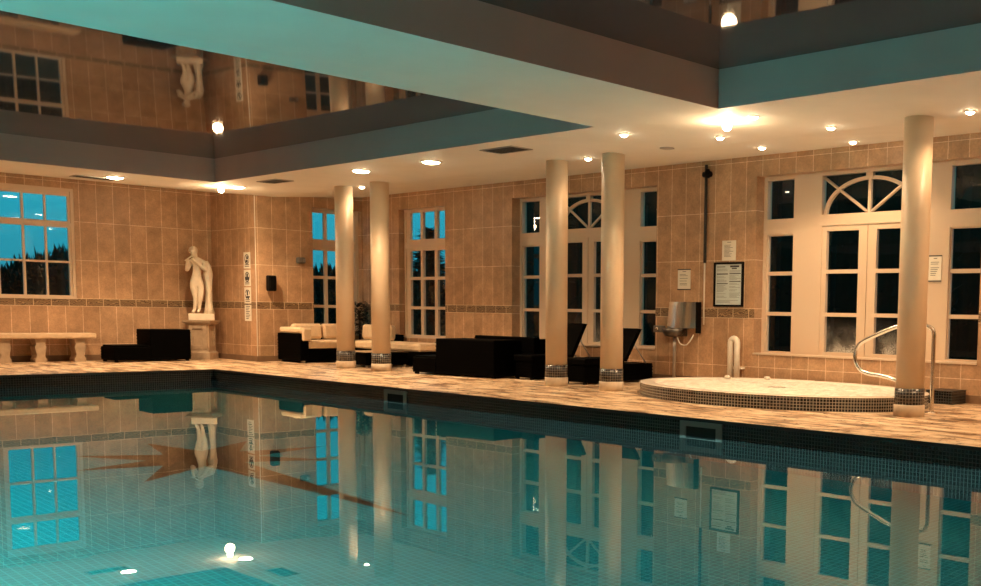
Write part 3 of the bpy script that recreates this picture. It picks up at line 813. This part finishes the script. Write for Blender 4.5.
for px in (7.6, 43.5, 83):
    yy = at(0, BX1+.05, px, 350).y-bo.y
    part('leg', 'stone', bn, lambda mb: leg_prof(mb, yy))

# ------------------------------------------------------------------ pedestal and statue
pc_ = at(0, -3.27, 202, 345); pw = .435
pd = thing('pedestal', 'square panelled stone pedestal carrying the statue', 'pedestal', (pc_.x, pc_.y, 0), -PI/4)
hp_ = pw/2; pdz = at(0, -3.27, 202, 320.3).z
def sq(mb, prof): mb.loft([[(-h, -h, z), (h, -h, z), (h, h, z), (-h, h, z)] for h, z in prof], smooth=False)
part('plinth', 'stone', pd, lambda mb: sq(mb, [(hp_, 0), (hp_, .12), (hp_-.03, .15), (hp_-.035, .19)]))
def die(mb):
    b_ = hp_-.055; sq(mb, [(b_, .19), (b_, pdz-.09)])
    for ax in (0, 1):
        def fr(a, b, c, d):
            if ax == 0: mb.box(b_, b_+.03, a, b, c, d)
            else: mb.box(a, b, b_, b_+.03, c, d)
        cells(mb, -b_, b_, .19, pdz-.09, [(-b_+.07, b_-.07, .26, pdz-.15)], fr)
part('die', 'stone', pd, die)
part('cornice', 'stone', pd, lambda mb: sq(mb, [(hp_-.03, pdz-.09), (hp_+.005, pdz-.06), (hp_+.03, pdz-.035), (hp_+.04, pdz)]))

PC = Vector((pc_.x, pc_.y, pdz))
stt = thing('statue', 'pale marble statue of a nude youth playing a flute, in the corner', 'statue', PC, 0)
dirc = (CAM-PC); ang = math.atan2(dirc.y, dirc.x)   # faces the pool
stt.rotation_euler = (0, 0, ang+PI/2)
# local: x = viewer's right, -y = towards viewer, z up  (origin at pedestal top)
PH = .125
sq_c = lambda mb: mb.cbox(-.215, .225, -.17, .17, 0, PH, .01)
part('plinth', 'marble', stt, sq_c)
S = 1.285-0.02
def P3(x, y, z): return Vector((x, y, PH+z))
def skin(name, ma, parent, V, E_, root, sub=2):
    me = bpy.data.meshes.new(name); keys = list(V); idx = {k: i for i, k in enumerate(keys)}
    me.from_pydata([V[k][0] for k in keys], [(idx[a], idx[b]) for a, b in E_], [])
    o = bpy.data.objects.new(name, me); COL.objects.link(o)
    md = o.modifiers.new('s', 'SKIN')
    for k in keys:
        sv = me.skin_vertices[0].data[idx[k]]; r = V[k][1]
        sv.radius = r if isinstance(r, tuple) else (r, r); sv.use_root = (k == root)
    ss = o.modifiers.new('d', 'SUBSURF'); ss.levels = ss.render_levels = sub
    dg = bpy.context.evaluated_depsgraph_get(); dg.update()
    me2 = bpy.data.meshes.new_from_object(o.evaluated_get(dg))
    bpy.data.objects.remove(o); bpy.data.meshes.remove(me)
    me2.name = name
    for p in me2.polygons: p.use_smooth = True
    me2.materials.clear(); me2.materials.append(M[ma])
    o = bpy.data.objects.new(name, me2); COL.objects.link(o); o.parent = parent
    return o
V = {
 'pel': (P3(-.062, .0, .60), (.118, .088)), 'waist': (P3(-.06, .0, .735), (.086, .068)), 'chest': (P3(-.04, .005, .88), (.118, .085)),
 'neckb': (P3(-.045, .0, .985), (.07, .055)), 'neck': (P3(-.07, -.015, 1.035), (.04, .04)), 'jaw': (P3(-.098, -.05, 1.08), (.052, .058)), 'head': (P3(-.105, -.03, 1.145), (.068, .078)), 'crown': (P3(-.108, -.012, 1.20), (.045, .05)), 'nose': (P3(-.128, -.118, 1.10), (.012, .012)),
 'shl': (P3(-.155, .0, .955), .052), 'ell': (P3(-.225, -.05, .79), .038), 'wrl': (P3(-.215, -.15, .915), .026), 'hal': (P3(-.195, -.165, .965), .026),
 'shr': (P3(.085, .0, .945), .052), 'elr': (P3(.10, -.11, .80), .038), 'wrr': (P3(-.06, -.17, .955), .026), 'har': (P3(-.115, -.175, .985), .026),
 'hil': (P3(-.125, .0, .53), .082), 'knl': (P3(-.085, -.02, .325), .054), 'cal': (P3(-.085, .0, .22), .046), 'anl': (P3(-.115, .015, .06), .029), 'tol': (P3(-.145, -.075, .02), .026),
 'hir': (P3(.0, .0, .53), .078), 'knr': (P3(.0, -.065, .33), .053), 'car': (P3(-.02, -.02, .22), .044), 'anr': (P3(-.03, .02, .07), .028), 'tor': (P3(-.055, -.06, .025), .025)}
E_ = [('pel', 'waist'), ('waist', 'chest'), ('chest', 'neckb'), ('neckb', 'neck'), ('neck', 'jaw'), ('jaw', 'head'), ('head', 'crown'), ('jaw', 'nose'),
      ('neckb', 'shl'), ('shl', 'ell'), ('ell', 'wrl'), ('wrl', 'hal'), ('neckb', 'shr'), ('shr', 'elr'), ('elr', 'wrr'), ('wrr', 'har'),
      ('pel', 'hil'), ('hil', 'knl'), ('knl', 'cal'), ('cal', 'anl'), ('anl', 'tol'), ('pel', 'hir'), ('hir', 'knr'), ('knr', 'car'), ('car', 'anr'), ('anr', 'tor')]
# fingers curled round the flute
for h, d in (('hal', -1), ('har', 1)):
    b0 = V[h][0]
    for i in range(4):
        f = h+str(i); o_ = Vector((.013*i-.02, 0, 0)); ln = (.9, 1., .95, .8)[i]
        V[f+'a'] = (b0+o_+Vector((0, -.016, .018*ln)), .0075); V[f+'b'] = (b0+o_+Vector((0, -.034, .03*ln)), .0065); V[f+'c'] = (b0+o_+Vector((0, -.048*ln, .018)), .006)
        E_ += [(h, f+'a'), (f+'a', f+'b'), (f+'b', f+'c')]
    V[h+'t'] = (b0+Vector((.02*d, -.02, -.012)), .008); V[h+'u'] = (b0+Vector((.012*d, -.042, -.004)), .007); E_ += [(h, h+'t'), (h+'t', h+'u')]
body = skin('body', 'marble', stt, V, E_, 'pel')
part('flute', 'marble', stt, lambda mb: mb.tube([P3(-.245, -.21, .965), P3(-.10, -.135, 1.085)], .012, 10))
def hair(mb):
    rnd = random.Random(2); c = P3(-.105, -.008, 1.165)
    rings = []
    for k in range(8):
        th = PI*.02+k*PI*.085
        rings.append([tuple(c+Vector(((.076+.006*rnd.random())*math.sin(th)*math.cos(2*PI*i/18), (.086+.006*rnd.random())*math.sin(th)*math.sin(2*PI*i/18)+.012, .084*math.cos(th)-(.02 if math.sin(2*PI*i/18) > .3 else 0)))) for i in range(18)])
    mb.loft(rings)
part('hair', 'hair_stone', stt, hair)
def drape(mb):
    n = 22; rings = []
    for k, (x, y, z, rx, ry) in enumerate([(.135, .04, 0, .085, .10), (.135, .04, .10, .062, .085), (.14, .04, .3, .048, .07), (.14, .03, .5, .05, .065), (.14, .02, .62, .062, .07), (.135, .01, .72, .075, .085), (.135, .0, .80, .062, .08), (.125, .02, .90, .05, .065), (.095, .035, .98, .04, .045)]):
        rings.append([tuple(P3(x+(rx*(1+.24*math.cos(7*2*PI*i/n+z*5)))*math.cos(2*PI*i/n), y+(ry*(1+.24*math.cos(7*2*PI*i/n+z*5)))*math.sin(2*PI*i/n), z)) for i in range(n)])
    mb.loft(rings)
part('drapery', 'marble', stt, drape)

# ------------------------------------------------------------------ ceiling fittings
def vent(px, py, l, w_, label):
    p = at(2, H, px, py); p.z = zc(p.x, p.y)
    v_ = thing('ceiling_vent', label, 'vent', (p.x, p.y, p.z-.0))
    part('frame', 'steel_dull', v_, lambda mb: cells(mb, -w_/2, w_/2, -l/2, l/2, [(-w_/2+.02, w_/2-.02, -l/2+.02, l/2-.02)], lambda a, b, c, d: mb.box(a, b, c, d, -.012, -.0)))
    part('grille', 'void', v_, lambda mb: mb.box(-w_/2+.02, w_/2-.02, -l/2+.02, l/2-.02, -.006, -.001))
    part('slats', 'grey_plastic', v_, lambda mb: [mb.box(-w_/2+.02, w_/2-.02, y-.004, y+.004, -.012, -.004) for y in [(-l/2+.05+i*.05) for i in range(int(l/.05)-1)]])
vent(94, 177.5, .62, .28, 'dark slot air vent in the ceiling above the far window')
vent(275, 181, .30, .62, 'dark slot air vent in the ceiling above the tiled pier')
vent(506, 149.5, .34, .62, 'dark slot air vent in the ceiling left of the middle columns')

def spot(loc, power, ang=2.35, blend=.55, r=.05, col=(1., .64, .35), tilt_=None):
    ld = bpy.data.lights.new('downlight', 'SPOT'); ld.energy = power; ld.spot_size = ang; ld.spot_blend = blend; ld.shadow_soft_size = r; ld.color = col
    o = bpy.data.objects.new('downlight', ld); COL.objects.link(o); o.location = loc
    if tilt_: o.rotation_euler = tilt_
    return o
def downlight(px, py, big, label, power):
    p = at(2, H, px, py)
    if zc(p.x, p.y) > H+.01:
        for _ in range(6): p = at(2, zc(p.x, p.y), px, py)
    z = zc(p.x, p.y)
    t = thing('downlight', label, 'ceiling light', (p.x, p.y, z), 0, 'large recessed ceiling lights' if big else 'small ceiling spotlights')
    r = .115 if big else .042
    part('bezel', 'white_plastic', t, lambda mb: mb.lathe([(r*1.3, -.0), (r*1.3, -.008), (r, -.014), (r, -.0)], seg=28, caps=False))
    part('lamp', 'lamp_big' if big else 'lamp_small', t, lambda mb: mb.lathe([(r, -.004), (r*.9, -.022), (r*.5, -.032), (.001, -.034)], seg=24), 'glowing lamp')
    s = spot((p.x, p.y, z-.05), power); 
    return t
BIGW, SMW = 66., 24.
downlight(115, 177, True, 'large glowing ceiling light near the far wall, leftmost of all', BIGW)
downlight(237, 186.5, True, 'large glowing ceiling light in front of the tiled pier', BIGW)
downlight(361, 170.5, True, 'large glowing ceiling light above the two left columns', BIGW)
downlight(431, 161.5, True, 'large glowing ceiling light right of the left columns', BIGW)
downlight(362, 186.5, False, 'small ceiling spot between the tops of the two left columns', 3)
downlight(588, 158, False, 'small ceiling spot between the tops of the two middle columns', 3)
downlight(624, 134, False, 'small ceiling spot just above the right middle column top', 14)
downlight(754, 116, False, 'small ceiling spot right of the bright globe lamp', SMW)
downlight(720, 137, False, 'small ceiling spot just under the bright globe lamp', SMW)
downlight(762, 147, False, 'small ceiling spot near the window wall left of the arched fanlight', SMW)
downlight(831, 127, False, 'small ceiling spot left of the large right column', 14)
downlight(853, 141.5, False, 'small ceiling spot lighting the tiles above the arched fanlight', SMW)
downlight(970, 111, False, 'small ceiling spot at the right edge beyond the large column', 9)
def globe(px, py, zz, label, power):
    p = at(2, zz, px, py)
    g = thing('globe_spotlight', label, 'spotlight', (p.x, p.y, H), 0, 'bright round spotlights')
    part('stem', 'white_plastic', g, lambda mb: mb.lathe([(.05, 0), (.05, -.012), (.018, -.02), (.018, zz-H+.05)], seg=16))
    part('bulb', 'lamp_big', g, lambda mb: mb.lathe([(.002, -.046), (.025, -.04), (.041, -.022), (.046, 0), (.041, .022), (.025, .04), (.002, .046)], (0, 0, zz-H), 20), 'glowing bulb')
    ld = bpy.data.lights.new('globe', 'POINT'); ld.energy = power; ld.shadow_soft_size = .08; ld.color = (1., .68, .36)
    o = bpy.data.objects.new('globe', ld); COL.objects.link(o); o.location = (p.x, p.y, zz-.12)
globe(727, 126.5, 2.945, 'very bright round lamp hanging under the ceiling by the coffer corner', 4)
globe(221, 190, 2.945, 'bright round lamp under the ceiling in front of the statue corner', 4)
od = at(2, H, 667, 148)
o = part('ceiling_rose', 'steel_dull', None, lambda mb: mb.lathe([(.09, 0), (.09, -.01), (.05, -.018)], (od.x, od.y, H), 24)); tag(o, 'dim unlit round ceiling fitting right of the middle columns', 'ceiling fitting')

# further lamps of the same ceiling beyond the frame
for x, y in ((-2.2, -4.0), (-2.2, -7.5), (13.5, 1.2), (16.5, 1.2), (20, 0), (20, -6), (3, -11.5), (9, -11.5), (14, -11.5)):
    spot((x, y, 2.95), 45)
spot((12.9, 3.0, 2.98), 22)

# pool lamps under water on the near walls
def pool_lamp(loc, rot, power, sx=2.5, sy=.4):
    ld = bpy.data.lights.new('pool_lamp', 'AREA'); ld.shape = 'RECTANGLE'; ld.size = sx; ld.size_y = sy; ld.energy = power; ld.color = (.72, 1., .95)
    o = bpy.data.objects.new('pool_lamp', ld); COL.objects.link(o); o.location = loc; o.rotation_euler = rot
for x, pw in ((5.0, 30), (8.0, 110), (10.5, 215), (12.5, 170)): pool_lamp((x, YN+.1, -.5), (PI*.22, 0, 0), pw)

# ------------------------------------------------------------------ outdoors
struct('ground', 'lawn', lambda mb: (mb.box(-60, 60, YB+TK, 60, -.6, -.45), mb.box(-60, XA-TK, -40, YB+TK, -.6, -.45)))
def foliage(mb, h, r0, n, rnd, conifer):
    seg = 10; rings = []
    for k in range(9):
        t = k/8; z = h*(.12+.88*t)
        rr = r0*((1-t)**.8*.92+.02) if conifer else r0*(math.sin(PI*(.12+.86*t))**.7*.85+.02)
        rings.append([((rr*(.8+.3*rnd.random()))*math.cos(2*PI*i/seg), (rr*(.8+.3*rnd.random()))*math.sin(2*PI*i/seg), z+rnd.uniform(-.1, .1)) for i in range(seg)])
    mb.loft(rings, smooth=False)
    for _ in range(n):
        t = rnd.random()**1.2; z = h*(.12+.9*t)
        rr = r0*((1-t)**.8*1.05+.03) if conifer else r0*(math.sin(PI*(.12+.86*min(t, 1)))**.7+.03)
        a_ = rnd.random()*2*PI; q = rr*(.75+.4*rnd.random())
        c = Vector((q*math.cos(a_), q*math.sin(a_), z)); s_ = .10+.13*rnd.random()
        d = Vector((math.cos(a_), math.sin(a_), rnd.uniform(-.7, .5))).normalized(); e = d.cross(Vector((rnd.uniform(-1, 1), rnd.uniform(-1, 1), 1))).normalized()
        mb.face([c-d*s_*.6-e*s_*.3, c-d*s_*.6+e*s_*.3, c+d*s_*1.3])
def tree_proto(h, r0, n, conifer, seed, name, label, group):
    rnd = random.Random(seed)
    t = thing(name, label, 'tree' if h > 3 else 'shrub', (0, 0, -.45), 0, group)
    part('foliage', 'leaf', t, lambda mb: foliage(mb, h, r0, n, rnd, conifer))
    part('trunk', 'bark', t, lambda mb: mb.lathe([(.16 if h > 3 else .06, 0), (.1 if h > 3 else .04, h*.5)], seg=8))
    return t
def row(proto, spots_):
    for i, (x, y, s_, rz) in enumerate(spots_):
        o = proto if i == 0 else copy_tree(proto)
        o.location = (x, y, -.45); o.scale = (s_[0], s_[0], s_[1]); o.rotation_euler = (0, 0, rz)
rnd = random.Random(11)
def hedge(name, label, x0, x1, y0, y1, h, n, seed, jag):
    rnd = random.Random(seed)
    t = thing(name, label, 'hedge', ((x0+x1)/2, (y0+y1)/2, -.45))
    hx, hy = (x1-x0)/2, (y1-y0)/2
    def fl(mb):
        k = max(int(2*max(hx, hy)/.22), 2); alongx = hx > hy; L = max(hx, hy); D = min(hx, hy)
        prof = []
        for i in range(k+1):
            u = -L+2*L*i/k; hh = h*(1-jag*rnd.random()); d0 = D*(.8+.2*rnd.random())
            ring = [(-d0, 0), (d0, 0), (d0*1.0, hh*.6), (d0*.5, hh*.95), (-d0*.5, hh*.97), (-d0, hh*.6)]
            prof.append([(u, q, z) if alongx else (q, u, z) for q, z in ring])
        mb.loft(prof, smooth=False)
        for _ in range(n):
            u = rnd.uniform(-L, L); side = rnd.random()
            i = int((u+L)/(2*L)*k); hh = prof[i][4][2]
            if side < .45: q, z = rnd.uniform(-D, D)*.9, hh*(.97+.10*rnd.random())
            else: q, z = rnd.choice((-1, 1))*D*(.92+.2*rnd.random()), rnd.uniform(.02, 1)*hh
            c = Vector((u, q, z)) if alongx else Vector((q, u, z))
            top = side < .45
            d = Vector((rnd.uniform(-1, 1)*(.4 if top else 1), rnd.uniform(-1, 1)*(.4 if top else 1), 1 if top else rnd.uniform(-.2, 1.2))).normalized(); e = d.cross(Vector((rnd.uniform(-1, 1), rnd.uniform(-1, 1), .1))).normalized()
            s_ = (.06+.20*rnd.random()**2) if top else .05+.09*rnd.random()
            mb.face([c-d*s_*.6-e*s_*.32, c-d*s_*.6+e*s_*.32, c+d*s_*1.3])
    part('foliage', 'leaf', t, fl)
    for i in range(int(2*max(hx, hy)/2.8)): part('stem', 'bark', t, lambda mb: mb.lathe([(.08, 0), (.05, h*.5)], ((-hx+.5+i*2.8) if hx > hy else 0, (-hy+.5+i*2.8) if hy >= hx else 0, 0), 6))
    return t
hedge('tall_hedge', 'very tall dark hedge filling the night view through the arched doors', -3.6, 13.5, 9.0, 11.5, 8.0, 6000, 1, .12)
hedge('garden_hedge', 'low dark ragged hedge line against the dusk sky outside the far windows', -17.0, -15.4, -7, 16, 2.85, 16000, 3, .34)
tq = tree_proto(4.1, .85, 1300, True, 2, 'conifer_tree', 'dark conifer silhouette outside the window left of the arched doors', 'conifers outside the single window')
row(tq, [(-5.2, 9.2, (1., 1.), 0), (-7.7, 9.4, (1., .86), 2), (-10.2, 9.6, (1., .74), 4)])

# ------------------------------------------------------------------ world: dusk sky
wd = bpy.data.worlds.new('World'); sc.world = wd; wd.use_nodes = True
nt = wd.node_tree; nt.nodes.clear()
wo = nt.nodes.new('ShaderNodeOutputWorld'); bg = nt.nodes.new('ShaderNodeBackground')
tc = nt.nodes.new('ShaderNodeTexCoord'); sp_n = nt.nodes.new('ShaderNodeSeparateXYZ'); nt.links.new(tc.outputs['Generated'], sp_n.inputs[0])
c = ramp(nt, sp_n.outputs[2], [(0., (.014, .17, .23)), (.1, (.014, .25, .33)), (.3, (.006, .42, .54)), (1., (.005, .25, .36))])
nt.links.new(c, bg.inputs[0]); bg.inputs[1].default_value = .34
nt.links.new(bg.outputs[0], wo.inputs[0])

# ------------------------------------------------------------------ view
vs = sc.view_settings
vs.view_transform = 'Standard'; vs.look = 'None'; vs.gamma = 1.0; vs.use_curve_mapping = False; vs.exposure = 2.2
cy = sc.cycles
cy.use_denoising = True
cy.max_bounces = 12; cy.diffuse_bounces = 5; cy.glossy_bounces = 6; cy.transmission_bounces = 8; cy.transparent_max_bounces = 12
cy.sample_clamp_indirect = 6.0; cy.caustics_reflective = True; cy.caustics_refractive = True
